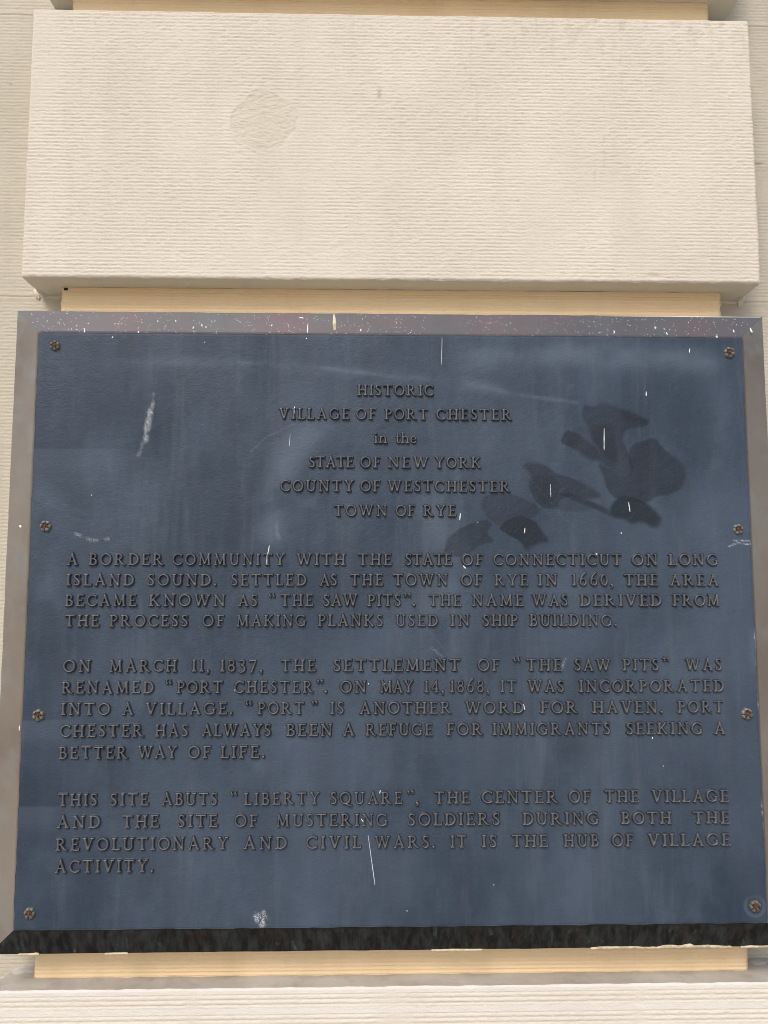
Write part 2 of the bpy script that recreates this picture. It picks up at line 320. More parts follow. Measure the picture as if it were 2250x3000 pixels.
# wall behind the pilaster
def make_wall():
    ws = empty('wall', (0, YW, GZ)); tag(ws, 'pale tan combed stucco wall running behind the pilaster', 'wall')
    xs = np.concatenate([np.linspace(-2.2, -.85, 16), np.linspace(-.84, -.44, 90), np.linspace(-.4, .4, 5), np.linspace(.44, .84, 90), np.linspace(.85, 2.2, 16)])
    zs = np.arange(GZ, 1.9, PITCH / 5)
    X, Z = np.meshgrid(xs, zs, indexing='ij')
    h = ridges(X, Z, .0007, 40)
    # joints between the courses, and the torn and smoothed places beside the pilaster
    marks = np.zeros(X.shape + (3,))
    for zj in (.9522, .490, -.896, -1.36, 1.414):
        d = np.abs(Z - zj + (vnoise(X * 30, Z * 0, 3) - .5) * .001)
        h = h * (1 - .8 * sstep(.010, .004, d)) + .0008 * sstep(.009, .003, d) - .0011 * sstep(.0016, .0006, d)
        marks[..., 1] += .22 * sstep(.0018, .0005, d) * (vnoise(X * 40, Z, 5) > .35)
    r = (X > .5) & (X < .75)
    sm = np.where(r, sstep(.03, .022, np.abs(Z - .683)), 0)
    h = h * (1 - .85 * sm)
    ln = np.where(r, sstep(.0025, .0008, np.abs(Z - .7195 - .004 * (vnoise(X * 60, Z * 0, 8) - .5))), 0) * (vnoise(X * 220, Z * 300, 9) > .4)
    marks[..., 1] += .6 * ln; h -= .001 * ln
    l = np.where((X < -.5) & (X > -.62), sstep(.002, .0006, np.abs(Z - .835)), 0) * (vnoise(X * 150, Z * 10, 10) > .45)
    marks[..., 1] += .6 * l; h -= .0008 * l
    me = mesh_np('wall_face', np.stack([X, YW - h, Z], -1).reshape(-1, 3) - np.array([0, YW, GZ]), grid_faces(len(xs), len(zs))[:, ::-1], M_WALL)
    set_col(me, 'marks', marks.reshape(-1, 3))
    o = obj('wall_face', me, ws)
    # body of the wall behind its face
    x0, x1, z0, z1, y0, y1 = -2.2, 2.2, 0, 1.9 - GZ - .01, .006, .25
    V = [(x0, y0, z0), (x1, y0, z0), (x1, y1, z0), (x0, y1, z0), (x0, y0, z1), (x1, y0, z1), (x1, y1, z1), (x0, y1, z1)]
    pyobj('wall_core', V, [(0, 1, 5, 4), (1, 2, 6, 5), (2, 3, 7, 6), (3, 0, 4, 7), (4, 5, 6, 7)], M_MORTAR, ws)
YW = .0964; YB = .022; YC = .0619
make_wall()

# ---------------------------------------------------------------- pilaster
pil = empty('pilaster', (0, 0, GZ)); tag(pil, 'cream rusticated pilaster of projecting combed stone blocks that carries the plaque', 'pilaster')
ORG = np.array([0, 0, GZ])

def stone_block(x0, x1, z0, z1, seed, amp=.0008, fn=None, dx=.0018, per=6, top_back=0., rl=.0022):
    """projecting block: combed front with softly broken arrises, plain underside, top and flanks"""
    nx = int((x1 - x0) / dx); nz = int((z1 - z0) / (PITCH / per))
    X, Z = np.meshgrid(np.linspace(x0, x1, nx), np.linspace(z0, z1, nz), indexing='ij')
    h = ridges(X, Z, amp, seed)
    marks = np.zeros(X.shape + (3,))
    if fn: h, marks = fn(X, Z, h, marks)
    ed = np.minimum(np.minimum(X - x0, x1 - X), np.minimum(Z - z0, z1 - Z))
    w = rl * (.7 + .9 * fbm(X * 50, Z * 50, seed + 30, 3))
    k = np.clip(1 - ed / w, 0, 1); h = h - k ** 2 * w * .8
    V = np.stack([X, YB - h, Z], -1)
    # the outline itself is slightly uneven
    wob = (fbm(X * 70, Z * 70, seed + 50, 3) - .5) * .0016
    V[..., 0] += np.where(X - x0 < 1e-6, wob, 0) + np.where(x1 - X < 1e-6, wob, 0)
    V[..., 2] += np.where(Z - z0 < 1e-6, wob, 0) + np.where(z1 - Z < 1e-6, wob, 0)
    me = mesh_np('stone_block', V.reshape(-1, 3) - ORG, grid_faces(nx, nz)[:, ::-1], M_BLOCK)
    set_col(me, 'marks', marks.reshape(-1, 3))
    b = obj('stone_block', me, pil)
    # returns: extruded from the front's own rim back to the wall
    def ret(name, rim, back, mat, seed2):
        n = len(rim); m_ = 10
        A = np.asarray(rim); Bk = np.asarray(back); T = np.linspace(0, 1, m_)[None, :, None]
        P = A[:, None, :] * (1 - T) + Bk[:, None, :] * T
        nrm = (fbm(P[..., 0] * 60 + P[..., 2] * 60, P[..., 1] * 60, seed2, 3) - .5) * .0012 * np.sin(np.linspace(0, np.pi, m_))[None, :] ** .5
        if abs(A[0, 0] - A[-1, 0]) > .1: P[..., 2] += nrm
        else: P[..., 0] += nrm
        F = grid_faces(n, m_)
        if name in ('top_face', 'left_flank'): F = F[:, ::-1]
        me2 = mesh_np(name, P.reshape(-1, 3) - ORG, F, mat); o2 = obj(name, me2, b)
        return o2
    def bk(rim, dz=0., slope=False):
        r = rim.copy(); r[:, 1] = YW - .0005; r[:, 2] += (top_back * (r[:, 2] - z0) / (z1 - z0) if slope else dz); return r
    s = np.r_[0:nx - 1:3, nx - 1]; sz = np.r_[0:nz - 1:3, nz - 1]
    ret('underside', V[s, 0], bk(V[s, 0]), M_SOFT, seed + 1)
    ret('top_face', V[s, -1], bk(V[s, -1], top_back), M_LEDGE, seed + 2)
    ret('left_flank', V[0, sz], bk(V[0, sz], 0, True), M_SOFT, seed + 3)
    ret('right_flank', V[-1, sz], bk(V[-1, sz], 0, True), M_SOFT, seed + 4)
    return b

def upper_marks(X, Z, h, m):
    cx, cz = -.193, .7335
    a = np.arctan2(Z - cz, X - cx)
    R_ = .0485 * (1 + .05 * np.sin(a * 2 + .6) + .05 * np.sin(a * 4 + 1) + (fbm(X * 60, Z * 60, 71, 3) - .5) * .22)
    d = np.hypot((X - cx) / .96, (Z - cz) / 1.03) - R_
    ins = sstep(.003, -.003, d)
    rough = (fbm(X * 260, Z * 420, 81, 3) - .5) * .0021 + (fbm(X * 45, Z * 60, 83, 3) - .5) * .001
    h = h * (1 - ins) + (rough + .0001) * ins
    rim_ = sstep(.0028, .0003, np.abs(d)) * (.35 + .8 * vnoise(X * 40, Z * 40, 91))
    right = sstep(.3, 1., np.cos(a + .2))
    h = h + .0009 * rim_ * (1 - right) - .0014 * sstep(.0016, .0003, np.abs(d)) * right
    halo = sstep(.016, .002, d) * (1 - ins) * sstep(-.3, .9, np.cos(a + .5))        # trowelled smooth beside the patch
    h = h * (1 - .65 * halo)
    m[..., 0] += ins * .5
    # softened, rubbed areas
    rub = sstep(.52, .72, fbm(X * 7, Z * 5, 101, 3)); h = h * (1 - .45 * rub)
    for (x, z, rx, rz, dep, mk) in ((-.0195, .777, .0026, .009, .0014, .55), (-.0245, .779, .0012, .011, -.0008, 0), (.1085, .8195, .0012, .006, .001, .3), (-.02, .664, .005, .006, .0006, .1),
                                    (.386, .5005, .014, .0035, .0016, .12), (.30, .652, .0013, .008, .0008, .3), (-.038, .69, .0008, .012, .0006, .2), (.33, .705, .001, .01, .0006, .2)):
        q = np.exp(-(((X - x) / rx) ** 2 + ((Z - z) / rz) ** 2) * 1.4)
        h = h - dep * q; m[..., 1] += mk * q
    dots = (vnoise(X * 330, Z * 330, 111) > .955) & (fbm(X * 5, Z * 4, 113, 3) > .5)
    m[..., 1] += .28 * dots
    # faint pencil-thin runs of dirt below the top edge on the right
    for x, z0, z1 in ((.118, .79, .9), (.125, .70, .80), (.345, .78, .9), (.315, .66, .72)):
        q = sstep(.0016, .0004, np.abs(X - x - .003 * (vnoise(Z * 30, Z * 0, 5) - .5))) * ((Z > z0) & (Z < z1)) * (vnoise(Z * 190, X * 0, int(x * 1000)) > .45)
        m[..., 1] += .16 * q
    top = sstep(.10, .0, .9052 - Z) * sstep(.02, .2, X) * (vnoise(X * 120, Z * 60, 121) > .7)
    m[..., 1] += .14 * top
    return h, m

def lower_marks(X, Z, h, m):
    t = -.4879 - Z                                            # metres below the lip
    h = h * 0 + ridges(X, Z, .0013, 140, .0064, .45)
    for a, b in ((0, .0068), (.0245, .0325), (.0505, .0545)):  # plain fillets among the reeds
        k = sstep(a - .0012, a, t) * sstep(b + .0012, b, t); h = h * (1 - k) + .0007 * k
        m[..., 2] += .3 * k * (.6 + .5 * fbm(X * 30, Z * 30, 7, 2))
    h = h * sstep(.16, .05, np.abs(t - .02)) + ridges(X, Z, .0008, 150) * sstep(.05, .1, t)
    m[..., 2] += .18  # whole front whitened: brighter light on this block put into its colour
    for x, w_ in ((.0, .02), (-.27, .012), (.33, .01)):
        q = np.exp(-((X - x) / w_) ** 2) * (t < .055); h = h * (1 - .7 * q)
    return h, m

blk_a = stone_block(-.5374, .5425, .4918, .9052, 200, fn=upper_marks)
blk_a['label'] = 'block with a round filled patch'
blk_b = stone_block(-.5374, .5425, .9638, 1.377, 300, dx=.006, per=4)
blk_c = stone_block(-.535, .540, -.434, .434, 400, dx=.02, per=2)
blk_d = stone_block(-.5374, .5425, -.9012, -.4879, 500, amp=.001, fn=lower_marks, top_back=-.0058)
blk_d['label'] = 'bottom block with a weathered grey top ledge'

def core(z0, z1, seed):
    """reeded tan channel between two blocks"""
    x0, x1 = -.4953, .5000
    zs = np.arange(z0, z1 + 1e-6, .0005); xs = np.linspace(x0, x1, 180)
    X, Z = np.meshgrid(xs, zs, indexing='ij'); t = z1 - Z
    prof = (.5 + .5 * np.cos(2 * np.pi * (Z / .0052 + .25 * (fbm(X * 5, Z * 0, seed, 2) - .5)))) ** 1.5
    h = .0007 * prof * (.4 + fbm(X * 7, Z * 120, seed + 4, 3)) * (t > .007)
    h += -.0012 * sstep(.0009, .0003, np.abs(t - .0072)) * (.4 + .9 * (vnoise(X * 18, Z * 0, seed + 2)))
    h += -.0006 * sstep(.0007, .0002, np.abs(t - .0105)) * (vnoise(X * 12, Z * 0, seed + 8) > .35)
    h += .0012 * (t < .0068) + .0005 * (fbm(X * 60, Z * 60, seed, 3) - .5)
    e = np.minimum(X - x0, x1 - X); h -= .0015 * sstep(.002, 0, e)
    V = np.stack([X + (fbm(X * 0 + seed, Z * 120, seed + 6, 2) - .5) * .0016 * (e < 1e-6), YC - h, Z], -1)
    F = grid_faces(len(xs), len(zs))[:, ::-1]
    base = len(xs) * len(zs); W = V.reshape(-1, 3); nz = len(zs)
    L = V[0].copy(); L[:, 1] = YW; Rr = V[-1].copy(); Rr[:, 1] = YW
    V2 = np.concatenate([W, L, Rr]); k = np.arange(nz - 1)
    F = np.concatenate([F, np.stack([k, k + 1, base + k + 1, base + k], -1)[:, ::-1], np.stack([base - nz + k, base + nz + k, base + nz + k + 1, base - nz + k + 1], -1)[:, ::-1]])
    return obj('channel_strip', mesh_np('channel_strip', V2 - ORG, F, M_CORE), pil)
core(.434, .4918, 20); core(.9052, .9638, 21); core(-.4937, -.434, 22)

def lump(name, c, r, mat, parent, seed, org, amp=.35, n=20):
    """a hand-pressed blob of filler"""
    th = np.linspace(0, np.pi, n); ph = np.linspace(0, 2 * np.pi, 2 * n, endpoint=False)
    T, P = np.meshgrid(th, ph, indexing='ij')
    k = 1 + amp * (fbm(T * 2.2 + seed, np.abs(P - np.pi) * 2.2, seed, 3) - .5) * 2
    V = np.stack([c[0] + r[0] * k * np.sin(T) * np.cos(P), c[1] + r[1] * k * np.sin(T) * np.sin(P), c[2] + r[2] * k * np.cos(T)], -1).reshape(-1, 3)
    F = []; m_ = 2 * n
    for i in range(n - 1):
        for j in range(m_): F.append((i * m_ + j, (i + 1) * m_ + j, (i + 1) * m_ + (j + 1) % m_, i * m_ + (j + 1) % m_))
    return obj(name, mesh_np(name, V - np.asarray(org), F, mat), parent)
for i, (c, r) in enumerate([((-.520, YW, .4905), (.022, .005, .0045)), ((-.543, YW, .497), (.007, .006, .012)), ((-.534, .085, .4925), (.005, .014, .003)),
                            ((.523, YW, .4905), (.022, .005, .0045)), ((.548, YW, .498), (.007, .006, .014)), ((.540, .082, .4925), (.005, .014, .003)),
                            ((-.518, YW, -.4935), (.022, .020, .004)), ((.528, YW, -.4935), (.022, .016, .004))]):
    lump('mortar_smear', c, r, M_SOFT if i < 6 else M_LEDGE, pil, 60 + i, ORG)
# dark solid block under the upper block: shade of an open gap, painted
V = [(-.4905, .0595, .4867), (-.4855, .0595, .4869), (-.4853, .0595, .4903), (-.4908, .0595, .4900), (-.4905, .0615, .4867), (-.4855, .0615, .4869), (-.4853, .0615, .4903), (-.4908, .0615, .4900)]
pyobj('gap_shade_block', [(a, b, z - GZ) for a, b, z in V], [(0, 1, 2, 3), (0, 4, 5, 1), (1, 5, 6, 2), (2, 6, 7, 3), (3, 7, 4, 0)], M_DARK, pil)

# ---------------------------------------------------------------- plaque
PH = .8042 / 2
plq = empty('plaque', (0, .022, 0)); tag(plq, 'dark blue-grey cast bronze plaque with raised lettering and a mitred sloping frame', 'plaque')
PO = np.array([0, .022, 0])
def make_panel():
    x0, x1, z0, z1 = -.5, .5, -PH, PH
    nx, nz = 620, 500
    X, Z = np.meshgrid(np.linspace(x0, x1, nx), np.linspace(z0, z1, nz), indexing='ij')
    mm = 1000.
    m = np.zeros(X.shape + (3,))
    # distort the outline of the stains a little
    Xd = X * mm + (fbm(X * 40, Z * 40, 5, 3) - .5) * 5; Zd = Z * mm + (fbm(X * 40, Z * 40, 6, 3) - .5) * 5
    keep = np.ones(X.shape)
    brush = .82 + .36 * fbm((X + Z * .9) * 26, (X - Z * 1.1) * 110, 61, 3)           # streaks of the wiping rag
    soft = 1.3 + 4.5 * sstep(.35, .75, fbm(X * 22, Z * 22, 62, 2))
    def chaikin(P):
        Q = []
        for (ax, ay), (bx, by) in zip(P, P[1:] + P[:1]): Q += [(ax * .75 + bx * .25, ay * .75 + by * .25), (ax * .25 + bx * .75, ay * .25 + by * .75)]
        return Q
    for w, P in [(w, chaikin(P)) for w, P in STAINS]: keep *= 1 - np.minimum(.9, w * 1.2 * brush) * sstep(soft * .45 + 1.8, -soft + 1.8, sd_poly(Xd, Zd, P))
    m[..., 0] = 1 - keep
    def px(x, y):        # reading on the panel: fraction of width and height -> mm
        return ((x - .5) * 1000., (.5 - y) * 804.2)
    # chalky scuffs
    def chalk(P, w, s, seed):
        d = d_line(X * mm, Z * mm, [px(*p) for p in P]); k = sstep(w, w * .25, d)
        n = fbm(X * 260, Z * 120, seed, 3); m[..., 1] += s * k * sstep(.42, .62, n + .12 * k)
    chalk([(.163, .125), (.159, .145)], 4.5, .45, 1); chalk([(.159, .142), (.156, .165), (.153, .19)], 6.5, .85, 1)
    chalk([(.150, .195), (.145, .217)], 4.5, .3, 2)
    chalk([(.163, .108), (.158, .14)], 4, .3, 3)
    chalk([(.318, .980), (.325, .992)], 8, .95, 4)
    chalk([(.327, .974), (.33, .985)], 4, .7, 4)
    chalk([(.062, .352), (.085, .364), (.107, .361)], 3.5, .45, 5)
    chalk([(.972, .364), (.985, .362), (1., .364)], 1.3, .9, 6); chalk([(.968, .373), (.98, .367), (1., .369)], 1.1, .9, 7)
    chalk([(.343, .365), (.338, .35), (.337, .33)], 4.0, .16, 8)
    chalk([(.735, .565), (.728, .585)], 2, .5, 9); chalk([(.55, .545), (.565, .56)], 3, .2, 10)
    # paper-thin scratches
    def scratch(P, w, s): m[..., 1] += s * sstep(w, w * .3, d_line(X * mm, Z * mm, [px(*p) for p in P]))
    scratch([(.59, .11), (.66, .21), (.735, .32), (.76, .35)], .8, .05)
    scratch([(.37, .265), (.40, .24), (.44, .225)], 1.2, .12); scratch([(.36, .16), (.32, .185), (.30, .21)], 1.2, .12)
    scratch([(.16, .62), (.20, .545)], 1., .06); scratch([(.55, .52), (.60, .60)], .9, .07)
    # chipped white paint down the right edge
    e = (x1 - X) * mm
    for a, b in ((.52, .60), (.615, .645), (.80, .82), (.828, .85)):
        zz = .5 - Z / (2 * PH); k = sstep(a - .01, a + .005, zz) * sstep(b + .01, b - .005, zz)
        m[..., 1] += 1.1 * k * sstep(3.4, .8, e + 3.0 * vnoise(X * 200, Z * 260, 33)) * (e < 4)
    m[..., 2] += .5 * sstep(.5, .53, .5 - Z / (2 * PH)) * sstep(.60, .56, .5 - Z / (2 * PH)) * sstep(14, 3, e)
    # broad rubbed arcs and wash marks
    def soft_band(P, w, s, f=30):
        d = d_line(X * mm, Z * mm, [px(*p) for p in P]); n = fbm(X * f * .55, Z * f * .8, 77, 4); m[..., 2] += s * sstep(w, 0, d) * sstep(.25, .7, n)
    soft_band([(.10, .055), (.25, .05), (.40, .065), (.55, .075), (.68, .105)], 15, .55)
    soft_band([(.28, .05), (.40, .06), (.5, .075), (.60, .085), (.68, .107), (.76, .12)], 5, .55, 60)
    soft_band([(.40, .16), (.36, .20), (.335, .27), (.33, .36)], 34, .75)
    soft_band([(.41, .28), (.37, .31), (.345, .36)], 13, .6, 60)
    soft_band([(.55, .30), (.58, .38), (.56, .47)], 40, .5); soft_band([(.50, .80), (.52, .95)], 36, .3)
    soft_band([(.60, .04), (.75, .03), (.95, .04)], 32, .8); soft_band([(.30, .67), (.32, .74)], 20, .3)
    soft_band([(.72, .60), (.70, .72)], 34, .3); soft_band([(.02, .3), (.03, .45)], 40, .35)
    zz = .5 - Z / (2 * PH); xx = X + .5
    m[..., 2] += .34 * sstep(.205, .207, zz) * sstep(.30, .22, zz) * sstep(.14, .10, xx)      # square-edged cleaned patches
    m[..., 2] += .34 * sstep(.663, .666, zz) * sstep(.72, .68, zz) * sstep(.10, .04, xx)
    m[..., 2] += .34 * sstep(.802, .806, zz) * sstep(.86, .82, zz) * sstep(.09, .03, xx)
    m[..., 0] += .16 * sstep(.12, .0, zz) * sstep(.22, .14, xx) * fbm(X * 60, Z * 8, 44, 3)
    # a dull ring round the lowest right rosette
    rx, rz = ROSETTES[7]; d = np.hypot(X * mm - rx, Z * mm - rz); m[..., 2] += .6 * sstep(17, 13, d) * sstep(9, 13, d) * sstep(-10, 8, -(Z * mm - rz) + 8)
    m = np.clip(m, 0, 1)
    h = (fbm(X * 14, Z * 14, 9, 3) - .5) * .0004
    ed = np.minimum(np.minimum(X - x0, x1 - X), np.minimum(Z - z0, z1 - Z)); k = np.clip(1 - ed / .0022, 0, 1); h -= k * k * .0012
    V = np.stack([X, -h, Z], -1)
    wob = (fbm(X * 60, Z * 60, 15, 4) - .5) * .003
    V[..., 0] += np.where(x1 - X < 1e-6, wob, 0) + np.where(X - x0 < 1e-6, wob * .7, 0)
    V[..., 2] += np.where(z1 - Z < 1e-6, wob * .5, 0) + np.where(Z - z0 < 1e-6, wob * .6, 0)
    F = grid_faces(nx, nz)[:, ::-1]
    rim = np.concatenate([np.arange(nx) * nz, (nx - 1) * nz + np.arange(1, nz), (np.arange(nx - 2, -1, -1)) * nz + nz - 1, np.arange(nz - 2, 0, -1)])
    W = V.reshape(-1, 3); Bk = W[rim].copy(); Bk[:, 1] = .0075; n = len(rim); b0 = len(W); i = np.arange(n)
    F = np.concatenate([F, np.stack([rim[i], b0 + i, b0 + (i + 1) % n, rim[(i + 1) % n]], -1)])
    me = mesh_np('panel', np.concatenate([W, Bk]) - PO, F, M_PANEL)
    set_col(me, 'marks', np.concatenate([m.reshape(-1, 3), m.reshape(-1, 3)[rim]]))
    return obj('panel', me, plq)
panel = make_panel()

# bevelled frame of four mitred lengths
FI, FO_L, FO_R, FO_T, FO_B = .4985, .5391, .5404, PH + .0379, PH + .0377
inner = [(-.5, PH - .0), (.5, PH), (.5, -PH), (-.5, -PH)]
outer = [(-FO_L, FO_T), (FO_R, FO_T), (FO_R, -FO_B), (-FO_L, -FO_B)]
YI = .0028; YO = .0195
for k, (mat, lab) in enumerate(((M_FR_TOP, 'top frame length spattered with white paint'), (M_FR_SIDE, None), (M_FR_BOT, 'bottom frame length with painted-in shade and green patina'), (M_FR_SIDE, None))):
    (ax, az), (bx, bz) = outer[k], outer[(k + 1) % 4]; (cx_, cz_), (dx_, dz_) = inner[(k + 1) % 4], inner[k]
    nu, nv = 160, 9
    U, W = np.meshgrid(np.linspace(0, 1, nu), np.linspace(0, 1, nv), indexing='ij')
    PX = (ax + (bx - ax) * U) * (1 - W) + (dx_ + (cx_ - dx_) * U) * W; PZ = (az + (bz - az) * U) * (1 - W) + (dz_ + (cz_ - dz_) * U) * W
    PY = YO + (YI - YO) * W + (fbm(PX * 40, PZ * 40, 60 + k, 3) - .5) * .0006 * np.sin(np.pi * W)
    PX2 = PX.copy(); wob = (fbm(PX * 45, PZ * 45, 75 + k, 3) - .5) * .0012 * np.sin(np.pi * np.clip(U, 0, 1)) ** .3
    if k in (0, 2): PZ = PZ + wob * (W == 0)
    else: PX2 = PX2 + wob * (W == 0)
    V = np.stack([PX2, PY, PZ], -1); F = grid_faces(nu, nv)[:, ::-1]
    # square outer edge back to the stone
    O = V[:, 0].copy(); O2 = O.copy(); O2[:, 1] = .0222; base = nu * nv; i = np.arange(nu - 1)
    # inner strip tucked under the panel
    I2 = V[:, -1].copy(); s_ = .006; I2[:, 0] *= (1 - s_ / .5); I2[:, 2] *= (1 - s_ / PH)
    VV = np.concatenate([V.reshape(-1, 3), O2, I2, O])
    F = np.concatenate([F, np.stack([base + 2 * nu + i, base + i, base + i + 1, base + 2 * nu + i + 1], -1), np.stack([i * nv + nv - 1, (i + 1) * nv + nv - 1, base + nu + i + 1, base + nu + i], -1)])
    fo = obj('frame_strip', mesh_np('frame_strip', VV - PO, F, mat), plq)
    if lab: fo['label'] = lab

# rosettes with a central screw
def make_rosette():
    nr, nt = 22, 84
    Rr, T = np.meshgrid(np.linspace(0, 1, nr), np.linspace(0, 2 * np.pi, nt, endpoint=False), indexing='ij')
    pet = np.abs(np.cos(T * 3)) ** .7                                    # six petals
    edge = .0077 * (.86 + .16 * pet)
    rr = Rr * edge
    y = .0026 + .0014 * np.sin(np.pi * np.clip((Rr - .28) / .72, 0, 1)) * (.5 + .6 * pet) - .0009 * sstep(.4, .15, Rr) - .0012 * (pet < .42) * sstep(.35, .6, Rr)
    y = y * np.sqrt(np.clip(1 - ((Rr - .8) / .2).clip(0, 1) ** 2, 0, 1)) - .0006 * (Rr > .99)
    V = np.stack([rr * np.sin(T), -y, rr * np.cos(T)], -1).reshape(-1, 3)
    F = [(i * nt + j, i * nt + (j + 1) % nt, (i + 1) * nt + (j + 1) % nt, (i + 1) * nt + j) for i in range(nr - 1) for j in range(nt)]
    me = mesh_np('rosette', V, np.array(F), M_ROS)
    n2, t2 = 14, 32; prof = [(0, .0046), (.0006, .00455), (.0011, .0042), (.0014, .0036), (.00145, .0028), (.0015, .0022), (.0019, .0024), (.0023, .0030), (.0026, .0030), (.0028, .0024), (.0029, .0016)]
    V = [(r * math.sin(2 * math.pi * j / t2), -y_, r * math.cos(2 * math.pi * j / t2)) for r, y_ in prof for j in range(t2)]
    F = [(i * t2 + j, i * t2 + (j + 1) % t2, (i + 1) * t2 + (j + 1) % t2, (i + 1) * t2 + j) for i in range(len(prof) - 1) for j in range(t2)]
    return me, mesh_np('screw_head', V, np.array(F), M_SCREW)
ros_me, screw_me = make_rosette()
for k, (x, z) in enumerate(ROSETTES):
    o = obj('rosette', ros_me, plq, (x / 1000, -.022 + .0002, z / 1000)); o.rotation_euler = (0, k * .8, 0); o.scale = (1.05 if k % 3 else .98,) * 3
    obj('screw_head', screw_me, o)

# ---------------------------------------------------------------- raised lettering
T_, t_, s_h, sw = .18, .135, .095, .172
class Glyph:
    def __init__(s, w): s.w = w; s.p = []
    def box(s, x0, y0, x1, y1, w): s.p.append(('b', x0, y0, x1, y1, w)); return s
    def stem(s, x, y0=0., y1=1., b=1, t=1, w=T_):
        s.box(x, y0, x, y1, w)
        if b: s.box(x - sw, y0 + s_h / 2, x + sw, y0 + s_h / 2, s_h); s.tri(x, y0 + s_h, w, 1)
        if t: s.box(x - sw, y1 - s_h / 2, x + sw, y1 - s_h / 2, s_h); s.tri(x, y1 - s_h, w, -1)
        return s
    def tri(s, x, y, w, d): return s.box(x - w * .62, y + .01 * d, x + w * .62, y + .01 * d, .05)
    def serif(s, x, y, l=.14, r=.14): return s.box(x - l, y, x + r, y, s_h)
    def arc(s, cx, cy, rx, ry, a0, a1, wv=T_, wh=.105, n=26):
        pts = []
        for i in range(n + 1):
            a = math.radians(a0 + (a1 - a0) * i / n); k = abs(math.cos(a)) ** 1.3
            pts.append((cx + rx * math.cos(a), cy + ry * math.sin(a), (wh + (wv - wh) * k) / 2))
        s.p.append(('c', pts)); return s
    def poly(s, pts): s.p.append(('c', pts)); return s
    def sdf(s, X, Y):
        d = np.full(X.shape, 9.)
        for q in s.p:
            if q[0] == 'b':
                _, x0, y0, x1, y1, w = q; L = math.hypot(x1 - x0, y1 - y0); ux, uy = (x1 - x0) / L, (y1 - y0) / L
                mx, my = (x0 + x1) / 2, (y0 + y1) / 2
                u = np.abs((X - mx) * ux + (Y - my) * uy) - L / 2 + .012; v = np.abs(-(X - mx) * uy + (Y - my) * ux) - w / 2 + .012
                d = np.minimum(d, np.hypot(np.maximum(u, 0), np.maximum(v, 0)) + np.minimum(np.maximum(u, v), 0) - .012)
            else:
                P = q[1]
                for (ax, ay, ar), (bx, by, br) in zip(P[:-1], P[1:]):
                    ex, ey = bx - ax, by - ay; L = ex * ex + ey * ey + 1e-9
                    t = np.clip(((X - ax) * ex + (Y - ay) * ey) / L, 0, 1)
                    d = np.minimum(d, np.hypot(X - ax - t * ex, Y - ay - t * ey) - (ar + (br - ar) * t))
        return d
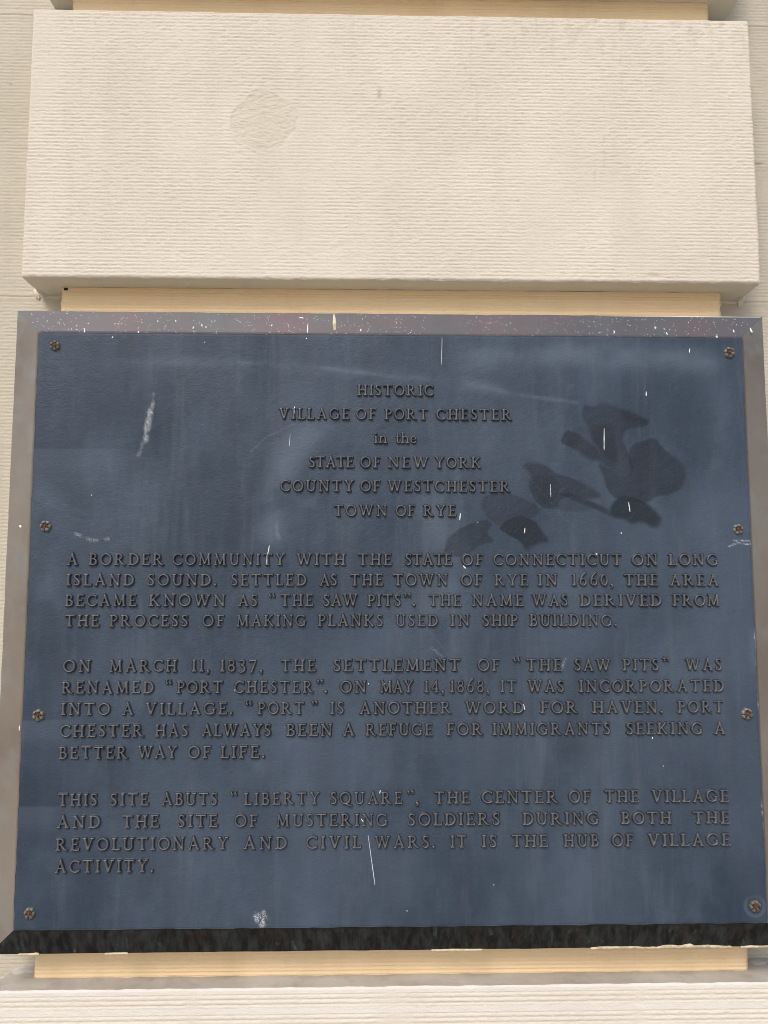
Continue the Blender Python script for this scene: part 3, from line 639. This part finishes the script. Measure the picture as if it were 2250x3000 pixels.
def mk():
    g = {}
    G_ = Glyph
    g['I'] = G_(.34).stem(.17)
    g['H'] = G_(.90).stem(.17).stem(.73).box(.17, .50, .73, .50, t_ * .85)
    g['T'] = G_(.80).stem(.40, t=0).box(.04, .95, .76, .95, .10).box(.05, .83, .035, .99, .07).box(.75, .83, .765, .99, .07)
    g['E'] = G_(.66).stem(.17, t=0).box(.02, .955, .57, .955, .09).box(.57, .84, .57, 1., .07).box(.17, .51, .48, .51, .085).box(.48, .43, .48, .60, .06).box(.02, .045, .61, .045, .09).box(.62, .01, .63, .18, .07)
    g['F'] = G_(.62).stem(.17, t=0).box(.02, .955, .57, .955, .09).box(.58, .82, .58, 1., .07).box(.17, .50, .46, .50, .085).box(.47, .41, .47, .60, .06)
    g['L'] = G_(.62).stem(.17).box(.1, .045, .58, .045, .09).box(.59, .01, .60, .20, .07)
    g['D'] = G_(.84).stem(.17).box(.17, .05, .34, .05, .09).box(.17, .95, .34, .95, .09).arc(.32, .5, .44, .452, -90, 90)
    g['B'] = G_(.68).stem(.17).box(.17, .95, .34, .95, .09).box(.17, .53, .36, .53, .08).box(.17, .05, .34, .05, .09).arc(.32, .745, .21, .205, -90, 90, .15, .09).arc(.33, .285, .27, .240, -90, 90, .165, .09)
    g['P'] = G_(.66).stem(.17).box(.17, .95, .34, .95, .09).box(.17, .48, .34, .48, .085).arc(.32, .715, .26, .235, -90, 90, .155, .09)
    g['R'] = G_(.90).stem(.17).box(.17, .95, .34, .95, .09).box(.17, .50, .36, .50, .085).arc(.32, .725, .25, .225, -90, 90, .155, .09).poly([(.36, .50, .06), (.50, .30, .075), (.64, .12, .08), (.76, .045, .05), (.88, .03, .03)])
    g['C'] = G_(.80).arc(.47, .5, .41, .453, 48, 312, .15, .10).box(.745, .72, .755, .93, .075).poly([(.74, .16, .05), (.78, .20, .03)])
    g['G'] = G_(.90).arc(.47, .5, .41, .453, 48, 318, .15, .10).box(.745, .72, .755, .93, .075).box(.76, .07, .76, .42, .14).box(.62, .43, .90, .43, .075)
    g['O'] = G_(.92).arc(.46, .5, .39, .452, 0, 360, .15, .11, 48)
    g['Q'] = G_(1.0).arc(.46, .5, .39, .452, 0, 360, .15, .11, 48).poly([(.45, .08, .045), (.60, .0, .07), (.80, -.12, .06), (1.0, -.14, .025)])
    g['S'] = G_(.56).poly([(.47, .80, .03), (.44, .90, .045), (.28, .955, .05), (.13, .88, .065), (.10, .74, .075), (.18, .61, .085), (.32, .51, .085), (.43, .39, .085), (.46, .25, .075), (.40, .11, .065), (.24, .05, .05), (.10, .10, .045), (.07, .21, .03)]).box(.475, .73, .475, .95, .055).box(.06, .05, .06, .28, .055)
    g['U'] = G_(.88).stem(.17, .3, 1., b=0).arc(.435, .33, .265, .28, 180, 360, .14, .11).stem(.70, .3, 1., b=0, w=.12)
    g['V'] = G_(.88).box(.15, .98, .44, .03, T_).box(.73, .98, .44, .03, .115).serif(.15, .957, .14, .16).serif(.73, .957, .14, .14)
    g['W'] = G_(1.26).box(.14, .98, .38, .03, .155).box(.62, .96, .38, .03, .11).box(.60, .97, .86, .03, .155).box(1.11, .98, .86, .03, .11).serif(.14, .957, .13, .14).serif(.61, .957, .12, .12).serif(1.11, .957, .13, .13)
    g['A'] = G_(.92).box(.43, .99, .76, .04, T_).box(.47, 1.0, .16, .04, .11).box(.26, .33, .64, .33, .085).serif(.15, .043, .13, .13).serif(.77, .043, .15, .13).poly([(.44, .97, .05), (.43, 1.05, .03)])
    g['M'] = G_(1.06).box(.16, .03, .22, .97, .115).box(.20, .97, .53, .06, .15).box(.86, .97, .53, .06, .105).box(.84, .97, .89, .03, T_).serif(.16, .043, .13, .13).serif(.89, .043, .15, .14).serif(.17, .957, .11, .08).serif(.88, .957, .06, .11)
    g['N'] = G_(.92).box(.17, .03, .17, .97, .11).box(.16, .97, .74, .03, .16).box(.75, .0, .75, .97, .11).serif(.17, .043, .14, .14).serif(.13, .957, .11, .10).serif(.75, .957, .14, .14)
    g['K'] = G_(.86).stem(.17).box(.22, .44, .66, .95, .105).poly([(.34, .58, .06), (.56, .26, .075), (.72, .07, .08)]).serif(.66, .957, .12, .12).serif(.74, .043, .14, .12)
    g['Y'] = G_(.86).box(.15, .97, .43, .48, .155).box(.71, .97, .43, .48, .11).stem(.43, 0, .52, t=0).serif(.15, .957, .13, .14).serif(.71, .957, .13, .13)
    g['0'] = G_(.60).arc(.30, .5, .225, .452, 0, 360, .14, .10, 40)
    g['1'] = G_(.36).stem(.19, t=0).box(.06, .90, .20, .97, .08)
    g['3'] = G_(.56).poly([(.07, .86, .045), (.20, .955, .05), (.38, .92, .06), (.43, .78, .07), (.36, .62, .06), (.20, .54, .045), (.36, .49, .055), (.47, .34, .075), (.46, .12, .075), (.34, -.02, .06), (.18, -.06, .05), (.04, -.02, .04)])
    g['4'] = G_(.66).stem(.46, 0, 1., t=0, w=.15).box(.46, .98, .06, .32, .085).box(.03, .29, .63, .29, .085)
    g['6'] = G_(.62).arc(.31, .33, .225, .285, 0, 360, .14, .10, 36).poly([(.09, .36, .07), (.12, .62, .065), (.24, .86, .055), (.40, 1.05, .045), (.56, 1.14, .03)])
    g['7'] = G_(.60).box(.05, .93, .56, .93, .11).box(.06, .80, .05, .98, .06).poly([(.52, .92, .05), (.40, .55, .065), (.28, .20, .07), (.20, -.05, .08)])
    g['8'] = G_(.58).arc(.29, .75, .175, .20, 0, 360, .12, .095, 30).arc(.29, .29, .215, .245, 0, 360, .14, .10, 34)
    g['.'] = G_(.20).poly([(.10, .09, .10), (.101, .09, .10)])
    g[','] = G_(.22).poly([(.10, .08, .095), (.13, .05, .085), (.15, -.08, .05), (.07, -.19, .025)])
    g['“'] = G_(.52).poly([(.14, .84, .08), (.10, .90, .065), (.08, 1.00, .045), (.15, 1.10, .02)]).poly([(.40, .84, .08), (.36, .90, .065), (.34, 1.00, .045), (.41, 1.10, .02)])
    g['”'] = G_(.52).poly([(.11, 1.03, .08), (.15, .99, .065), (.17, .90, .045), (.10, .79, .02)]).poly([(.37, 1.03, .08), (.41, .99, .065), (.43, .90, .045), (.36, .79, .02)])
    g['i'] = G_(.36).stem(.18, 0, .66, t=0, w=.18).box(.03, .615, .2, .635, .075).poly([(.18, .88, .10), (.181, .88, .10)])
    g['n'] = G_(.80).stem(.18, 0, .66, t=0, w=.17).box(.03, .62, .2, .635, .075).arc(.40, .40, .22, .22, 0, 160, .17, .10).stem(.62, 0, .42, t=0, w=.17)
    g['t'] = G_(.46).poly([(.19, .90, .04), (.19, .75, .08), (.19, .16, .085), (.26, .05, .06), (.40, .08, .035)]).box(.03, .63, .42, .63, .08)
    g['h'] = G_(.80).stem(.18, 0, 1., t=0, w=.17).box(.03, .96, .2, .97, .075).arc(.40, .40, .22, .22, 0, 160, .17, .10).stem(.62, 0, .42, t=0, w=.17)
    g['e'] = G_(.60).arc(.31, .33, .23, .285, 20, 325, .15, .10).box(.12, .36, .54, .40, .075).poly([(.52, .42, .06), (.53, .38, .05)])
    return g
GL = mk()
LH = .0037
GM = {}
def glyph_mesh(ch, cap):
    key = (ch, cap)
    if key in GM: return GM[key]
    G_ = GL[ch]; q = .026
    xs = np.arange(-.12, G_.w + .12, q); ys = np.arange(-.30, 1.26, q)
    X, Y = np.meshgrid(xs, ys, indexing='ij')
    d = G_.sdf(X, Y) + (vnoise(X * 9 + ord(ch), Y * 9, 3) - .5) * .012
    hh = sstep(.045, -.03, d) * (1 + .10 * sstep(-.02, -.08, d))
    hh = hh * LH - .00035 + .0005 * sstep(.125, .06, d)  # thin skirt past the flank carries the painted shadow outline
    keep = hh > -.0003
    c = keep[:-1, :-1] | keep[1:, :-1] | keep[:-1, 1:] | keep[1:, 1:]
    nz = len(ys); I, J = np.nonzero(c)
    F = np.stack([I * nz + J, I * nz + J + 1, (I + 1) * nz + J + 1, (I + 1) * nz + J], -1)
    used, inv = np.unique(F.ravel(), return_inverse=True)
    V = np.stack([X * cap, -hh, Y * cap], -1).reshape(-1, 3)[used]
    F = inv.reshape(-1, 4)[:, ::-1]
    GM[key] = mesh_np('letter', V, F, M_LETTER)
    return GM[key]
seen = {}
for li, (z, row) in enumerate(TEXT):
    cap = .01565 if li < 6 else .01595
    words = []
    for t, x0, x1 in row:                                   # quotation marks and stops belong to the word they touch
        if t[0] == '-': words[-1].append((t[1:], x0, x1))
        elif t[0] == '+': words.append([(t[1:], x0, x1)])
        elif words and words[-1][0][0] == '“' and len(words[-1]) == 1: words[-1].append((t, x0, x1))
        else: words.append([(t, x0, x1)])
    for w in words:
        xc = (w[0][1] + w[-1][2]) / 2000
        e = empty('word', (xc, -.022, z / 1000), plq)
        text = ''.join(q[0] for q in w)
        e['label'] = 'raised cast word reading ' + text
        for t, x0, x1 in w:
            W = (x1 - x0) / 1000 / cap; tot = sum(GL[c].w for c in t)
            gap = (W - tot) / (len(t) - 1) if len(t) > 1 else 0
            sx = 1.
            if len(t) > 1 and gap < .05: sx = (W - .05 * (len(t) - 1)) / tot; gap = .05
            if len(t) > 1 and gap > .24: sx = min(1.12, (W - .24 * (len(t) - 1)) / tot); gap = (W - tot * sx) / (len(t) - 1)
            if len(t) == 1: sx = min(1.25, max(.8, W / tot))
            x = x0 / 1000
            for c in t:
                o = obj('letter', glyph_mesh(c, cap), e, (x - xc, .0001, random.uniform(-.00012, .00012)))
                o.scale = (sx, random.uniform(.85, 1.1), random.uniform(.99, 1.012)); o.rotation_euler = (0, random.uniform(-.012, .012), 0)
                x += (GL[c].w * sx + gap) * cap

# ---------------------------------------------------------------- paint drips, smears and a painted highlight on the plaque
def drip(x0, z0, x1, z1, w, mat, y=-.0003, slope=None, seed=0, name='paint_drip_or_glint'):
    """a run of paint or a painted glint: uneven ribbon with a heavier end, a fraction of a millimetre thick"""
    r = random.Random(seed); n = 9
    L = math.hypot(x1 - x0, z1 - z0); ux, uz = ((x1 - x0) / L, (z1 - z0) / L) if L > 1e-6 else (0, -1); nx_, nz_ = -uz, ux
    V = []; F = []
    for i in range(n):
        t = i / (n - 1); px_ = x0 + (x1 - x0) * t; pz_ = z0 + (z1 - z0) * t
        k = math.sin(math.pi * (.06 + .88 * t)) ** .5 * (.75 + .35 * t) * r.uniform(.75, 1.2)
        hw = w * .42 * k; yy = y if slope is None else slope(px_, pz_)
        for s in (-1, -.5, .5, 1):
            V.append(((px_ + nx_ * hw * s) / 1000, yy - (.00032 if abs(s) < 1 else -.0003) * (1 if 0 < i < n - 1 else .2), (pz_ + nz_ * hw * s) / 1000))
    for i in range(n - 1):
        for j in range(3): F.append((i * 4 + j, i * 4 + j + 1, (i + 1) * 4 + j + 1, (i + 1) * 4 + j))
    o = pyobj(name, [(a, b - .022, c_) for a, b, c_ in V], F, mat, plq, True)
    return o
for k, (a, b, c_, d, w) in enumerate(DRIPS):
    on_letter = k in (10, 12, 15, 16, 17, 9, 25, 18)
    drip(a, b, c_, d, w, M_PAINT, -.0020 if on_letter else -.0004, None, k)
def top_slope(x, z): return YI + (YO - YI) * (z / 1000 - PH) / .0379 - .0002
for k, (a, b, c_, d, w) in enumerate(FRAMESPOTS): drip(a, b, c_, d, w, M_PAINT, slope=top_slope, seed=50 + k)
drip(296, (FO_T - .0012) * 1000, 538, (FO_T - .0012) * 1000, 1.6, M_PAINT, slope=lambda x, z: YO - .0009, seed=91)  # pale line painted for the bright highlight along the frame's top edge
drip(-86, 438, -84.5, 411, 6.5, M_SMEAR, slope=top_slope, seed=92)
# cream paint dragged over the lower edge of the frame, and a brush mark on the upper one
def smear(x0, x1, z, hmax, seed, mat, yb=.0185, name='paint_smear'):
    n = int((x1 - x0) / .0022) + 2; xs = np.linspace(x0, x1, n)
    top = z + hmax * (.15 + 1.1 * np.clip(fbm(xs * 70, xs * 0 + seed, seed, 3) - .28, 0, 1)) * np.sin(np.pi * np.linspace(0, 1, n)) ** .35
    V = []; F = []
    for x, t in zip(xs, top): V += [(x, yb + .0035, z - .0012), (x, yb - .0012, z - .0012), (x, yb - .0012 - (t - z) * .42, t), (x, yb + .001, t + .0004)]
    for i in range(n - 1):
        for j in range(3): F.append((i * 4 + j, (i + 1) * 4 + j, (i + 1) * 4 + j + 1, i * 4 + j + 1))
    return pyobj(name, [(a, b - .022, c_) for a, b, c_ in V], F, mat, plq, True)
smear(-.5, -.472, -FO_B, .004, 3, M_SMEAR); smear(-.385, -.355, -FO_B, .0016, 4, M_SMEAR)
smear(.265, .365, -FO_B, .0042, 5, M_SMEAR); smear(.355, .458, -FO_B, .0075, 6, M_SMEAR); smear(.47, .52, -FO_B, .0032, 7, M_SMEAR); smear(.05, .12, -FO_B, .0014, 8, M_SMEAR)
